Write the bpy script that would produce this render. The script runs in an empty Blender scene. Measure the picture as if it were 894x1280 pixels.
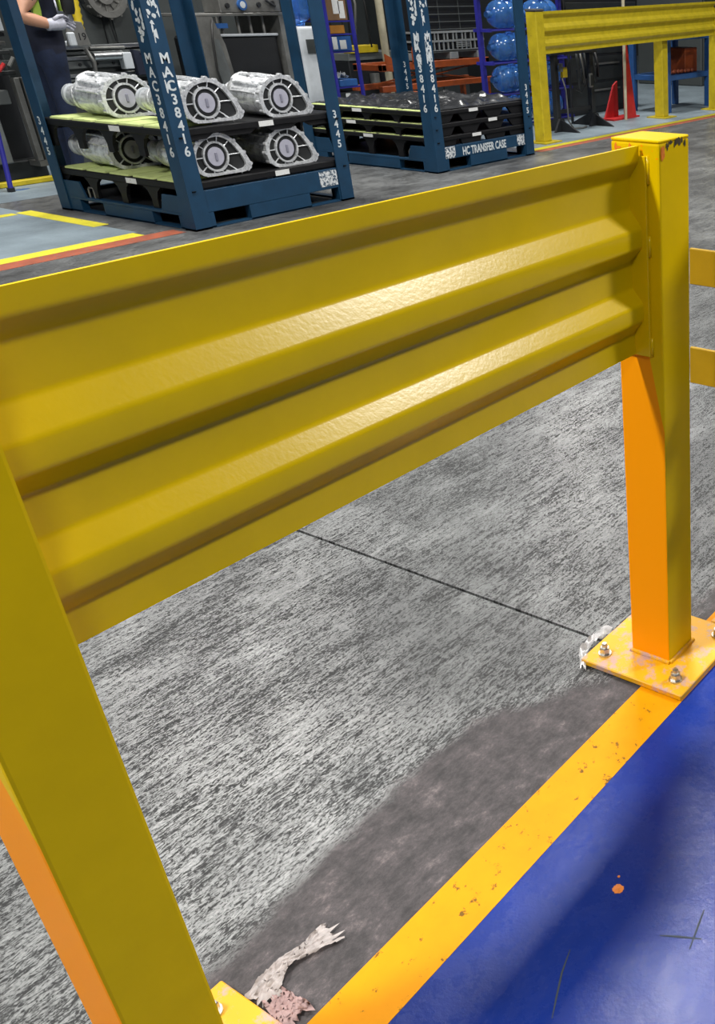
import bpy, bmesh, math, random
from mathutils import Vector, Matrix
random.seed(7)
scene = bpy.context.scene
col = scene.collection
R = math.radians
# ------------------------------------------------------------------ camera
F_PX, PPX = 1189.5, 870.6            # focal length and principal point (px); the frame is the left part of a wider shot
PITCH, ROLL, YAW = 0.4972, -0.0029, 0.5282
cd = bpy.data.cameras.new('camera'); cam = bpy.data.objects.new('camera', cd); col.objects.link(cam)
fw = Vector((math.cos(YAW)*math.cos(PITCH), math.sin(YAW)*math.cos(PITCH), -math.sin(PITCH)))
rt = Vector((math.sin(YAW), -math.cos(YAW), 0)); up = rt.cross(fw)
r2 = math.cos(ROLL)*rt + math.sin(ROLL)*up; u2 = -math.sin(ROLL)*rt + math.cos(ROLL)*up
m = Matrix((r2, u2, -fw)).transposed().to_4x4(); m.translation = Vector((-1.3899, -0.8792, 1.2768))
cam.matrix_world = m
cd.sensor_fit = 'VERTICAL'; cd.sensor_height = 24.0; cd.lens = 24.0*F_PX/1280.0
cd.shift_x = (447.0 - PPX)/1280.0; cd.shift_y = 0
cd.clip_start = 0.02; cd.clip_end = 200
scene.camera = cam
# ------------------------------------------------------------------ world, lamps, exposure
w = bpy.data.worlds.new('hall_air'); scene.world = w; w.use_nodes = True
bg = w.node_tree.nodes['Background']; bg.inputs[0].default_value = (0.80, 0.88, 1.0, 1); bg.inputs[1].default_value = 0.10
def lamp(name, loc, power, sx, sy, color=(1, .98, .94)):
    d = bpy.data.lights.new(name, 'AREA'); d.shape = 'RECTANGLE'; d.size = sx; d.size_y = sy; d.energy = power; d.color = color
    o = bpy.data.objects.new(name, d); col.objects.link(o); o.location = loc; return o
for lx, ly, pw in [(-3.8, 1.7, 470), (-3.8, 6.7, 60), (-3.8, -3.4, 130), (2.7, 6.7, 300), (2.9, 1.7, 300), (5.0, -3.6, 520),
                   (9.0, 1.8, 170), (9.2, 6.8, 260), (2.7, 11.6, 12), (9.2, 11.6, 12)]:
    lamp('high_bay_lamp', (lx, ly, 6.0), pw, 1.5, .5)
vs = scene.view_settings; vs.view_transform = 'Standard'; vs.look = 'None'; vs.exposure = 0.22; vs.gamma = 1.0; vs.use_curve_mapping = False

# ------------------------------------------------------------------ materials
def new_mat(name):
    mt = bpy.data.materials.new(name); mt.use_nodes = True
    return mt, mt.node_tree.nodes, mt.node_tree.links, mt.node_tree.nodes['Principled BSDF']
def noise(n, l, scale, detail=4, rough=.6, mapping=None, rot=(0, 0, 0), dist=0):
    tc = n.new('ShaderNodeTexCoord'); mp = n.new('ShaderNodeMapping'); tx = n.new('ShaderNodeTexNoise')
    l.new(tc.outputs['Object'], mp.inputs[0]); l.new(mp.outputs[0], tx.inputs[0])
    mp.inputs['Scale'].default_value = mapping or (1, 1, 1); mp.inputs['Rotation'].default_value = rot
    tx.inputs['Scale'].default_value = scale; tx.inputs['Detail'].default_value = detail; tx.inputs['Roughness'].default_value = rough
    tx.inputs['Distortion'].default_value = dist
    return tx.outputs['Fac']
def ramp(n, l, fac, stops):
    r = n.new('ShaderNodeValToRGB'); l.new(fac, r.inputs[0]); e = r.color_ramp.elements
    while len(e) < len(stops): e.new(0.5)
    for k, (p, c) in enumerate(stops):
        e[k].position = p; e[k].color = c if len(c) == 4 else (*c, 1)
    return r.outputs[0]
def mix(n, l, fac, a, b, mode='MIX'):
    x = n.new('ShaderNodeMix'); x.data_type = 'RGBA'; x.blend_type = mode
    for k, v in ((0, fac), (6, a), (7, b)):
        if hasattr(v, 'is_linked') or hasattr(v, 'links'): l.new(v, x.inputs[k])
        elif k == 0: x.inputs[0].default_value = v
        else: x.inputs[k].default_value = v if len(v) == 4 else (*v, 1)
    return x.outputs[2]
def bump(n, l, p, h, strength, dist=.01):
    b = n.new('ShaderNodeBump'); b.inputs['Strength'].default_value = strength; b.inputs['Distance'].default_value = dist
    l.new(h, b.inputs['Height']); l.new(b.outputs[0], p.inputs['Normal'])
def paint(name, c, rough=.45, metal=0, var=.12, scale=14, bmp=.0, spec=.5, wear=None, wear_at=.68, trans=0, alpha=1):
    mt, n, l, p = new_mat(name)
    a = noise(n, l, scale, 5, .65)
    base = mix(n, l, ramp(n, l, a, [(.3, (0, 0, 0)), (.7, (1, 1, 1))]), tuple(v*(1-var) for v in c), tuple(min(1, v*(1+var)) for v in c))
    if wear:
        s = noise(n, l, scale*3.1, 7, .75)
        base = mix(n, l, ramp(n, l, s, [(wear_at, (0, 0, 0)), (wear_at+.03, (1, 1, 1))]), base, wear)
    l.new(base, p.inputs['Base Color'])
    p.inputs['Roughness'].default_value = rough; p.inputs['Metallic'].default_value = metal
    p.inputs['Specular IOR Level'].default_value = spec
    if trans: p.inputs['Transmission Weight'].default_value = trans
    if alpha < 1: p.inputs['Alpha'].default_value = alpha
    if bmp: bump(n, l, p, noise(n, l, scale*18, 2, .5), bmp, .002)
    return mt
M = {}
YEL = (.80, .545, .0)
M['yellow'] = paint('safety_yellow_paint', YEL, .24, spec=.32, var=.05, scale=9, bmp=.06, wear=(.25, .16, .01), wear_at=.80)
M['yellow_shaded'] = paint('shaded_yellow_paint', (.40, .24, .004), .45, var=.1, scale=9, spec=.3)  # railing board yellow, darkened so the shade on the boards sits in the colour
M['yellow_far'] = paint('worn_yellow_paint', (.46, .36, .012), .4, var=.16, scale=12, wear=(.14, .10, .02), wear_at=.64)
M['yellow_line'] = paint('amber_line_paint', (.74, .285, .0), .5, spec=.12, var=.07, scale=11, wear=(.16, .08, .01), wear_at=.60)
M['red_line'] = paint('faded_red_line_paint', (.30, .07, .03), .6, var=.25, scale=12, wear=(.12, .12, .12), wear_at=.58)
M['yellow_old'] = paint('old_yellow_line_paint', (.62, .55, .03), .5, var=.15, scale=12, wear=(.15, .15, .14), wear_at=.62)
M['blue_rack'] = paint('rack_blue_paint', (.004, .036, .082), .5, var=.18, scale=7, wear=(.07, .07, .07), wear_at=.76)
M['blue_cart'] = paint('cart_blue_paint', (.015, .07, .22), .5, var=.15)
M['violet_blue'] = paint('violet_blue_paint', (.02, .02, .22), .4, var=.1)
M['black_plastic'] = paint('black_plastic', (.006, .006, .007), .5, spec=.3, var=.3)
M['black_film'] = paint('black_wrinkled_film', (.022, .023, .025), .26, var=.3)
M['black'] = paint('black_steel', (.008, .009, .011), .5, var=.2)
M['dark'] = paint('dark_machine_paint', (.015, .018, .019), .55, var=.3, scale=4)
M['grey'] = paint('grey_machine_paint', (.11, .12, .12), .45, var=.2, scale=6)
M['grey_dark'] = paint('dark_grey_panel', (.038, .044, .044), .5, var=.12, scale=3)
M['steel'] = paint('bright_steel', (.55, .56, .56), .28, 1, var=.2, scale=20)
M['zinc'] = paint('zinc_bolt', (.62, .60, .56), .3, 1, var=.3, scale=120)
M['galv'] = paint('brushed_grey_steel', (.19, .19, .18), .45, .6, var=.25, scale=9)
M['white'] = paint('white_plastic', (.46, .49, .52), .45, var=.08)
M['letter'] = paint('stencil_white_paint', (.52, .56, .58), .6, var=.2, scale=40)
M['sticker'] = paint('torn_white_sticker', (.60, .62, .63), .6, var=.15, scale=20, wear=(.02, .05, .09), wear_at=.50)
M['label'] = paint('printed_paper_label', (.66, .67, .66), .6, var=.05, wear=(.12, .12, .12), wear_at=.60, scale=50)
M['pad'] = paint('lime_foam_pad', (.50, .58, .22), .75, var=.12, scale=10)
M['lime'] = paint('lime_reflective_tape', (.42, .62, .08), .5, var=.08)
M['cap'] = paint('grey_rubber_cap', (.05, .05, .052), .7)
M['orange'] = paint('orange_cart_paint', (.26, .05, .008), .5, var=.2, wear=(.05, .03, .02), wear_at=.70)
M['red'] = paint('red_panel_paint', (.42, .012, .014), .45, var=.15)
M['wood'] = paint('pale_wooden_pole', (.42, .38, .27), .6, var=.15)
M['crate'] = paint('grey_plastic_crate', (.20, .21, .21), .5, var=.15)
M['cardboard'] = paint('cardboard', (.17, .095, .045), .8, var=.12)
M['box_orange'] = paint('amber_carton', (.36, .15, .015), .7)
M['box_blue'] = paint('blue_bin_plastic', (.02, .09, .28), .45)
M['water'] = paint('translucent_blue_bottle', (.10, .33, .85), .12, var=.1, trans=.75)
M['hose_yellow'] = paint('yellow_corrugated_hose', (.50, .37, .01), .5)
M['lilac'] = paint('lilac_plastic_plug', (.36, .36, .43), .45, var=.08)
M['lilac_dark'] = paint('plug_grip', (.22, .22, .28), .5)
M['bore'] = paint('dark_cast_bore', (.02, .021, .022), .5, .3, var=.3)
M['rubber'] = paint('rubber_hose', (.012, .012, .012), .5)
M['navy'] = paint('navy_cloth', (.004, .007, .022), .85, var=.25, scale=20)
M['denim'] = paint('dark_blue_work_trousers', (.006, .014, .042), .85, var=.3, scale=20)
M['skin'] = paint('skin', (.48, .25, .16), .55, var=.08)
M['glove'] = paint('grey_knit_glove', (.42, .43, .50), .8, var=.12, scale=60)
M['hair'] = paint('dark_hair', (.012, .009, .007), .6)
M['boot'] = paint('black_boot_leather', (.01, .01, .01), .5)
M['splat'] = paint('orange_paint_drop', (.85, .23, .02), .5, var=.2, scale=160, wear=(.12, .08, .06), wear_at=.62)
M['scratch'] = paint('dark_scuff_mark', (.028, .04, .05), .7)
M['chip'] = paint('chipped_bare_metal', (.05, .04, .02), .6)
M['film'] = paint('dusty_plastic_film', (.36, .31, .295), .45, var=.3, scale=40, trans=.15, alpha=.88)
M['film_pink'] = paint('pinkish_dusty_film', (.34, .22, .21), .5, var=.2, scale=40, alpha=.95)
M['film_clear'] = paint('clear_plastic_film', (.50, .48, .48), .3, var=.2, scale=60, trans=.3, alpha=.6)
M['eye'] = paint('eye_white', (.7, .7, .7), .3)
def cast_alu():
    mt, n, l, p = new_mat('cast_aluminium')
    a = noise(n, l, 26, 6, .7)
    l.new(ramp(n, l, a, [(.32, (.30, .31, .32)), (.48, (.74, .76, .78)), (.7, (.92, .93, .94))]), p.inputs['Base Color'])
    p.inputs['Metallic'].default_value = .55; p.inputs['Roughness'].default_value = .36
    bump(n, l, p, noise(n, l, 34, 4, .6), .55, .012)
    return mt
M['alu'] = cast_alu()
def post_paint():
    # yellow post whose face along the rail is coloured orange below the end plate
    mt, n, l, p = new_mat('yellow_post_with_orange_face')
    geo = n.new('ShaderNodeNewGeometry'); tc = n.new('ShaderNodeTexCoord')
    sx = n.new('ShaderNodeSeparateXYZ'); l.new(geo.outputs['Normal'], sx.inputs[0])
    sp = n.new('ShaderNodeSeparateXYZ'); l.new(tc.outputs['Object'], sp.inputs[0])
    def mth(op, a, b):
        x = n.new('ShaderNodeMath'); x.operation = op
        for k, v in ((0, a), (1, b)):
            if isinstance(v, (int, float)): x.inputs[k].default_value = v
            else: l.new(v, x.inputs[k])
        return x.outputs[0]
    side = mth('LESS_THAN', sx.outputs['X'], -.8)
    lim = mth('ADD', mth('MINIMUM', mth('MULTIPLY', mth('ADD', sp.outputs['Y'], .048), 5.0), .20), .55)      # orange edge runs down to the outer corner
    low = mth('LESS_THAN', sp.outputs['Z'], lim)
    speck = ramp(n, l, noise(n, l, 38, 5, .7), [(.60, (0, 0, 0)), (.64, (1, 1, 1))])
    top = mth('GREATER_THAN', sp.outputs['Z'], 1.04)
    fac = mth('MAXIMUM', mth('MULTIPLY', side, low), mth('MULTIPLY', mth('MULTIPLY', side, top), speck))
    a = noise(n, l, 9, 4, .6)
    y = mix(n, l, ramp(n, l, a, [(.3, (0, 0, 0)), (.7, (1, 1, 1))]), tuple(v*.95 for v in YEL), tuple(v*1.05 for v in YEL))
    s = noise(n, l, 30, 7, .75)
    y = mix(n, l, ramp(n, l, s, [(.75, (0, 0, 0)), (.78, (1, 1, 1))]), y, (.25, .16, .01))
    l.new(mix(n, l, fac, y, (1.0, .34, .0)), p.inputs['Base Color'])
    p.inputs['Roughness'].default_value = .42; p.inputs['Specular IOR Level'].default_value = .12
    bump(n, l, p, noise(n, l, 160, 2, .5), .06, .002)
    return mt
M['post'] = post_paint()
def plate_paint():
    mt, n, l, p = new_mat('amber_plate_with_dust')
    d = ramp(n, l, noise(n, l, 22, 7, .72), [(.50, (0, 0, 0)), (.60, (1, 1, 1))])
    c = mix(n, l, d, (.74, .37, .0), (.50, .31, .26))
    c = mix(n, l, ramp(n, l, noise(n, l, 60, 5, .7), [(.70, (0, 0, 0)), (.73, (1, 1, 1))]), c, (.12, .09, .05))
    l.new(c, p.inputs['Base Color']); p.inputs['Roughness'].default_value = .5
    bump(n, l, p, d, .2, .003)
    return mt
M['plate'] = plate_paint()
def concrete():
    mt, n, l, p = new_mat('worn_streaked_concrete')
    def ma(a, k, c):
        x = n.new('ShaderNodeMath'); x.operation = 'MULTIPLY_ADD'; l.new(a, x.inputs[0]); x.inputs[1].default_value = k
        if isinstance(c, (int, float)): x.inputs[2].default_value = c
        else: l.new(c, x.inputs[2])
        return x.outputs[0]
    # trowel streaks running along the barrier, broken into flecks and gathered in patches
    s1 = noise(n, l, 1, 5, .68, (52, 165, 1), (0, 0, R(-3)), 1.5)
    s2 = noise(n, l, 1, 4, .7, (11, 95, 1), (0, 0, R(5)), .8)
    sp = noise(n, l, 1, 5, .8, (150, 330, 1), dist=.5)
    cl = noise(n, l, 3.1, 5, .62, (1, 2.2, 1))
    v = ma(s1, 1.0, ma(s2, .55, ma(sp, .95, ma(cl, .45, -.985))))
    base = ramp(n, l, v, [(.395, (.006, .0065, .007)), (.455, (.026, .027, .028)), (.495, (.115, .119, .119)), (.57, (.215, .222, .22)), (.75, (.30, .308, .305))])
    m3 = v
    # strip beside the barrier the wheels never polish: darker, dusty, ragged edge
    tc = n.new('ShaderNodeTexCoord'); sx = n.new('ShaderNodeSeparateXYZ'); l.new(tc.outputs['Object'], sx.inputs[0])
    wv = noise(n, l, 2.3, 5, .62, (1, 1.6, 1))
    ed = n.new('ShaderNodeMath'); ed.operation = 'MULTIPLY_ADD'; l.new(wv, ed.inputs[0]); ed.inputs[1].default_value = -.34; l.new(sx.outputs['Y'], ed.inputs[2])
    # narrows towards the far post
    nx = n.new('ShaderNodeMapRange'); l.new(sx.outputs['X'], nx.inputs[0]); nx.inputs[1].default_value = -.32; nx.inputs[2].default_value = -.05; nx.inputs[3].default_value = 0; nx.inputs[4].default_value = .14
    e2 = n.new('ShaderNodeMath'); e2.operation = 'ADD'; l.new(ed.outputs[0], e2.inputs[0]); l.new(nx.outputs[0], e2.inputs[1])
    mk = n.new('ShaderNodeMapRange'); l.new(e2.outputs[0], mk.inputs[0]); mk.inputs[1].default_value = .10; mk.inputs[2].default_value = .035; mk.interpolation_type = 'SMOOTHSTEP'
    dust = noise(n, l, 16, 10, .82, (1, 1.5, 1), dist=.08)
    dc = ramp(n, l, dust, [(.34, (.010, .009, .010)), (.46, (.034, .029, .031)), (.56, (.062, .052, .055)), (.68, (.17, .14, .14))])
    # old rubber and dirt further out
    far = ramp(n, l, noise(n, l, .8, 5, .6), [(.38, (.55, .55, .56)), (.58, (1, 1, 1))])
    base = mix(n, l, 1.0, base, far, 'MULTIPLY')
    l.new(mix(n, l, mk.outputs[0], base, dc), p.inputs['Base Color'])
    rg = ramp(n, l, m3, [(.42, (.70, .70, .70)), (.54, (.27, .27, .27))])
    l.new(mix(n, l, mk.outputs[0], rg, (.72, .72, .72)), p.inputs['Roughness']); p.inputs['Specular IOR Level'].default_value = .6
    bump(n, l, p, m3, .12, .004)
    return mt
M['concrete'] = concrete()
def epoxy(name, c, rough, wearc, at, bmp=.15):
    mt, n, l, p = new_mat(name)
    a = noise(n, l, 1.7, 5, .6)
    b = mix(n, l, ramp(n, l, a, [(.35, (0, 0, 0)), (.68, (1, 1, 1))]), tuple(v*.75 for v in c), tuple(min(1, v*1.2) for v in c))
    b = mix(n, l, ramp(n, l, noise(n, l, 55, 6, .72), [(at, (0, 0, 0)), (at+.06, (1, 1, 1))]), b, wearc)
    l.new(b, p.inputs['Base Color'])
    l.new(ramp(n, l, noise(n, l, 18, 6, .7), [(.3, (rough*.8,)*3), (.7, (rough*1.25,)*3)]), p.inputs['Roughness'])
    bump(n, l, p, noise(n, l, 30, 6, .7), bmp, .004); p.inputs['Specular IOR Level'].default_value = .22
    return mt
M['blue_epoxy'] = epoxy('blue_floor_epoxy', (.007, .030, .24), .27, (.03, .07, .28), .66, .3)
M['grey_epoxy'] = epoxy('pale_grey_floor_epoxy', (.19, .235, .265), .42, (.12, .13, .13), .70)

# ------------------------------------------------------------------ mesh helpers
class MB:
    def __init__(s): s.bm = bmesh.new()
    def box(s, x0, x1, y0, y1, z0, z1, bev=0, seg=1):
        b = bmesh.new(); r = bmesh.ops.create_cube(b, size=1)
        for v in b.verts:
            v.co = Vector(((x0+x1)/2+v.co.x*(x1-x0), (y0+y1)/2+v.co.y*(y1-y0), (z0+z1)/2+v.co.z*(z1-z0)))
        if bev: bmesh.ops.bevel(b, geom=b.edges[:], offset=bev, segments=seg, affect='EDGES', profile=.6)
        return s.add(b)
    def add(s, b, mtx=None):
        if mtx: b.transform(mtx)
        me = bpy.data.meshes.new('tmp'); b.to_mesh(me); b.free(); s.bm.from_mesh(me); bpy.data.meshes.remove(me); return s
    def tube(s, pts, r, n=10, caps=True):
        pts = [Vector(p) for p in pts]; rs = r if isinstance(r, (list, tuple)) else [r]*len(pts)
        b = bmesh.new(); rings = []; prev = None
        for i, p in enumerate(pts):
            d = (pts[min(i+1, len(pts)-1)]-pts[max(i-1, 0)])
            d = d.normalized() if d.length > 1e-9 else prev or Vector((0, 0, 1))
            a = Vector((0, 0, 1)) if abs(d.z) < .9 else Vector((1, 0, 0))
            u = d.cross(a).normalized(); v = d.cross(u); prev = d
            rings.append([b.verts.new(p+rs[i]*(math.cos(t)*u+math.sin(t)*v)) for t in [2*math.pi*k/n for k in range(n)]])
        for A, B in zip(rings, rings[1:]):
            for k in range(n): b.faces.new((A[k], A[(k+1) % n], B[(k+1) % n], B[k]))
        if caps: b.faces.new(rings[0][::-1]); b.faces.new(rings[-1])
        bmesh.ops.recalc_face_normals(b, faces=b.faces[:])
        return s.add(b)
    def prism(s, poly, axis, a0, a1, bev=0):
        # poly: 2D points in the two other axes (cyclic order x,y,z without axis)
        b = bmesh.new()
        def P(q, a):
            return {'x': (a, q[0], q[1]), 'y': (q[0], a, q[1]), 'z': (q[0], q[1], a)}[axis]
        A = [b.verts.new(P(q, a0)) for q in poly]; B = [b.verts.new(P(q, a1)) for q in poly]; k = len(poly)
        b.faces.new(A); b.faces.new(B[::-1])
        for i in range(k): b.faces.new((A[i], B[i], B[(i+1) % k], A[(i+1) % k]))
        bmesh.ops.recalc_face_normals(b, faces=b.faces[:])
        if bev: bmesh.ops.bevel(b, geom=b.edges[:], offset=bev, segments=1, affect='EDGES')
        return s.add(b)
    def sphere(s, c, r, n=10, sc=(1, 1, 1)):
        b = bmesh.new(); bmesh.ops.create_uvsphere(b, u_segments=n, v_segments=max(4, n*2//3), radius=r)
        return s.add(b, Matrix.Translation(c) @ Matrix.Diagonal((*sc, 1)))
    def loft(s, rings, cap=True):
        b = bmesh.new(); rr = [[b.verts.new(p) for p in r] for r in rings]; k = len(rr[0])
        for A, B in zip(rr, rr[1:]):
            for i in range(k): b.faces.new((A[i], A[(i+1) % k], B[(i+1) % k], B[i]))
        if cap: b.faces.new(rr[0][::-1]); b.faces.new(rr[-1])
        bmesh.ops.recalc_face_normals(b, faces=b.faces[:])
        return s.add(b)
    def build(s, name, mat, parent=None, smooth=False, angle=None):
        me = bpy.data.meshes.new(name); s.bm.to_mesh(me); s.bm.free()
        o = bpy.data.objects.new(name, me); col.objects.link(o); me.materials.append(M[mat] if isinstance(mat, str) else mat)
        off = Vector((0, 0, 0)); q = parent
        while q: off += q.location; q = q.parent
        if parent: o.parent = parent; me.transform(Matrix.Translation(-off))
        if smooth:
            for f in me.polygons: f.use_smooth = True
            if angle: me.set_sharp_from_angle(angle=R(angle))
        return o
def box(name, mat, parent, *a, bev=0): return MB().box(*a, bev=bev).build(name, mat, parent)
def thing(name, label, cat, loc, group=None):
    o = bpy.data.objects.new(name, None); col.objects.link(o); o.location = loc; o.empty_display_size = .05
    return tag(o, label, cat, group)
def tag(o, label, cat, group=None):
    o['label'] = label; o['category'] = cat
    if group: o['group'] = group
    return o
def struct(o): o['kind'] = 'structure'; return o
def dup(o, loc=None, rz=None, label=None, group=None, parent=None):
    c = o.copy(); col.objects.link(c)
    if parent: c.parent = parent
    else:
        c.location = loc
        if rz is not None: c.rotation_euler = (0, 0, rz)
        if label: c['label'] = label
        if group: c['group'] = group
    for ch in list(o.children): dup(ch, parent=c)
    return c
def text(body, size, mat, parent, origin, right, upv, align='CENTER', line=.93, name='lettering', thick=.0008, bold=.0, xs=1.0):
    cu = bpy.data.curves.new('t', 'FONT'); cu.body = body; cu.size = size; cu.align_x = align; cu.align_y = 'TOP'; cu.space_line = line
    cu.extrude = thick/2; cu.resolution_u = 3; cu.offset = bold
    t = bpy.data.objects.new('t', cu); col.objects.link(t)
    dg = bpy.context.evaluated_depsgraph_get(); me = bpy.data.meshes.new_from_object(t.evaluated_get(dg))
    bpy.data.objects.remove(t); bpy.data.curves.remove(cu)
    rr = Vector(right)*xs; uu = Vector(upv); nn = Vector(right).cross(uu)
    mx = Matrix((rr, uu, nn)).transposed().to_4x4(); mx.translation = Vector(origin)
    me.transform(mx); b = bmesh.new(); b.from_mesh(me); bpy.data.meshes.remove(me)
    k = MB(); k.add(b); return k.build(name, mat, parent)
def wear_patches(parent, origin, right, upv, wd, ht, count, seed, name='chipped_paint', mat='letter', ks=1.0):
    rnd = random.Random(seed); rr = Vector(right); uu = Vector(upv); nn = rr.cross(uu); b = bmesh.new()
    for _ in range(count):
        c = Vector(origin)+rr*rnd.uniform(-wd/2, wd/2)+uu*rnd.uniform(0, ht)+nn*rnd.uniform(.0003, .0009)
        a0 = rnd.uniform(0, 6.28); rx = rnd.uniform(.006, .02); ry = rnd.uniform(.012, .05)*ks; rx *= max(ks, .5)
        k = rnd.randint(5, 8); vv = []
        for i in range(k):
            t = a0+6.283*i/k; q = rnd.uniform(.35, 1.1); x = math.cos(t)*rx*q; y = math.sin(t)*ry*q
            x = max(-wd/2, min(wd/2, (c-Vector(origin)).dot(rr)+x))-(c-Vector(origin)).dot(rr)
            vv.append(b.verts.new(c+rr*x+uu*y))
        b.faces.new(vv)
    bmesh.ops.recalc_face_normals(b, faces=b.faces[:])
    k = MB(); k.add(b); return k.build(name, mat, parent)
def fillet(poly, r, seg=3):
    out = [Vector(poly[0])]
    for i in range(1, len(poly)-1):
        p = Vector(poly[i]); a = Vector(poly[i-1])-p; c = Vector(poly[i+1])-p
        d = min(r, a.length*.45, c.length*.45); A = p+a.normalized()*d; C = p+c.normalized()*d
        for k in range(seg+1):
            t = k/seg; out.append((1-t)**2*A+2*t*(1-t)*p+t*t*C)
    out.append(Vector(poly[-1])); return out

# ------------------------------------------------------------------ floors and walls
def slab(name, mat, x0, x1, y0, y1, z0, z1): return struct(box(name, mat, None, x0, x1, y0, y1, z0, z1))
fl = MB()
fl.box(-9, .006, .02, 5.12, -.2, 0); fl.box(.014, 20, .02, 5.12, -.2, 0); fl.box(.006, .014, .02, 5.12, -.2, -.012)
fl.box(-9, 20, 5.12, 14, -.2, 0); fl.box(-9, 20, -.079, .02, -.2, 0)
struct(fl.build('floor', 'concrete'))
slab('floor_walkway', 'blue_epoxy', -9, 20, -9, -.079, -.2, .0008)
slab('trim_1', 'yellow_line', -9, 20, -.079, .02, .0, .0015)
slab('floor_workshop', 'grey_epoxy', -9, 2.05, 5.12, 14, .0, .0012)
slab('floor_workshop_rear', 'grey_epoxy', 2.05, 6.1, 6.85, 14, .0, .0012)
slab('floor_workshop_right', 'grey_epoxy', 6.1, 20, 5.28, 14, .0, .0012)
slab('trim_2', 'yellow_old', -9, 2.02, 5.0, 5.12, .0, .0022)
slab('trim_3', 'red_line', -9, 2.2, 4.86, 4.998, .0, .0018)
slab('trim_4', 'yellow_old', 2.0, 2.1, 5.5, 6.4, .0013, .0026)
slab('trim_5', 'yellow_old', 6.0, 20, 5.19, 5.28, .0, .0022)
slab('trim_6', 'red_line', 6.0, 20, 5.09, 5.188, .0, .0018)
slab('trim_7', 'yellow_old', 0.6, 1.98, 6.33, 6.41, .0013, .0026)
slab('wall_back', 'grey_dark', -9, 20, 14, 14.2, 0, 7)
slab('wall_right', 'grey_dark', 20, 20.2, -9, 14.2, 0, 7)

# ------------------------------------------------------------------ barrier in front
W = .0956; L = 1.1453; H = 1.07
def rail_mesh(x0, x1, yb, prof, thick=.005):
    pts = fillet([(yb-d, z) for z, d in prof], .0045, 3)
    # offset to give the sheet its thickness
    n = len(pts); back = []
    for i, p in enumerate(pts):
        t = (pts[min(i+1, n-1)]-pts[max(i-1, 0)]).normalized(); nn = Vector((-t.y, t.x))
        if nn.x < 0: nn = -nn
        back.append(p+nn*thick)
    poly = pts+back[::-1]; b = bmesh.new(); N = 12; rings = []
    for k in range(N+1):
        x = x0+(x1-x0)*k/N; rings.append([b.verts.new((x, q.x, q.y)) for q in poly])
    K = len(poly)
    for A, B in zip(rings, rings[1:]):
        for i in range(K): b.faces.new((A[i], A[(i+1) % K], B[(i+1) % K], B[i]))
    # end caps as quads between front and back
    for rg in (rings[0], rings[-1]):
        for i in range(n-1): b.faces.new((rg[i], rg[i+1], rg[K-2-i], rg[K-1-i]))
    bmesh.ops.recalc_face_normals(b, faces=b.faces[:])
    return b
PROF = [(1.061, .021), (1.036, .021), (1.010, .002), (.958, .0), (.9275, .023), (.896, .023), (.870, .0),
        (.822, .0), (.7967, .022), (.768, .022), (.742, .001), (.702, .002)]
def bolt(parent, x, y, z, s=1):
    b = MB(); b.tube([(x, y, z), (x, y, z+.004*s)], .0145*s, 18)
    b.tube([(x, y, z+.004*s), (x, y, z+.017*s), (x, y, z+.019*s)], [.0115*s, .0115*s, .010*s], 6)
    b.tube([(x, y, z+.017*s), (x, y, z+.027*s), (x, y, z+.029*s)], [.0062*s, .0062*s, .005*s], 12)
    return b.build('anchor_bolt', 'zinc', parent)
g = thing('guardrail', 'bright yellow ribbed steel guardrail on two posts with orange end faces, beside the blue walkway', 'guardrail', (-.55, .048, 0))
def near_post(x):
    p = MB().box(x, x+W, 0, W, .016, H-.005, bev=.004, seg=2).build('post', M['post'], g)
    MB().box(x, x+W, 0, W, H-.005, H, bev=.0015).build('post_cap', 'yellow', p)
    wear_patches(p, (x+.055, -.0004, H-.012), (1, 0, 0), (0, 0, 1), .07, .010, 12, 31, 'edge_chip', 'chip', .18)
    wear_patches(p, (x+.010, -.0004, H-.030), (1, 0, 0), (0, 0, 1), .012, .012, 4, 33, 'orange_overspray', 'splat', .28)
    wear_patches(p, (x-.0004, .060, H-.020), (0, -1, 0), (0, 0, 1), .06, .006, 6, 35, 'orange_overspray', 'splat', .2)
    c = MB(); x0, x1 = x-.083, x+.179
    c.box(x0, x1, -.079, .174, .002, .016, bev=.002)
    pl = c.build('base_plate', 'plate', g)
    for q in ((x-.002, W+.002), (x+W+.002, -.002)): MB().tube([(x-.002, -.002, .018), (*q, .018)], .005, 8).build('weld_bead', 'plate', pl)
    for bx in (x-.043, x+.139):
        for by in (-.042, .138): bolt(pl, bx, by, .016)
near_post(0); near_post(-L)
k = MB(); k.add(rail_mesh(-L+W+.006, -.006, .057, PROF)); k.build('rail_panel', 'yellow', g, True, 50)
for xe, s in ((-.006, 1), (-L+W, -1)):
    e = MB().box(xe, xe+.006, .024, .082, .70, 1.045, bev=.0012).build('end_plate', 'yellow', g)
    for z0, z1 in ((1.0, 1.045), (.88, .915), (.70, .735)):
        MB().tube([(xe+.006*(s > 0), .0235, z0), (xe+.006*(s > 0), .0228, (z0+z1)/2), (xe+.006*(s > 0), .0235, z1)], .0035, 6).build('weld_bead', 'yellow', e, True)
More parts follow.
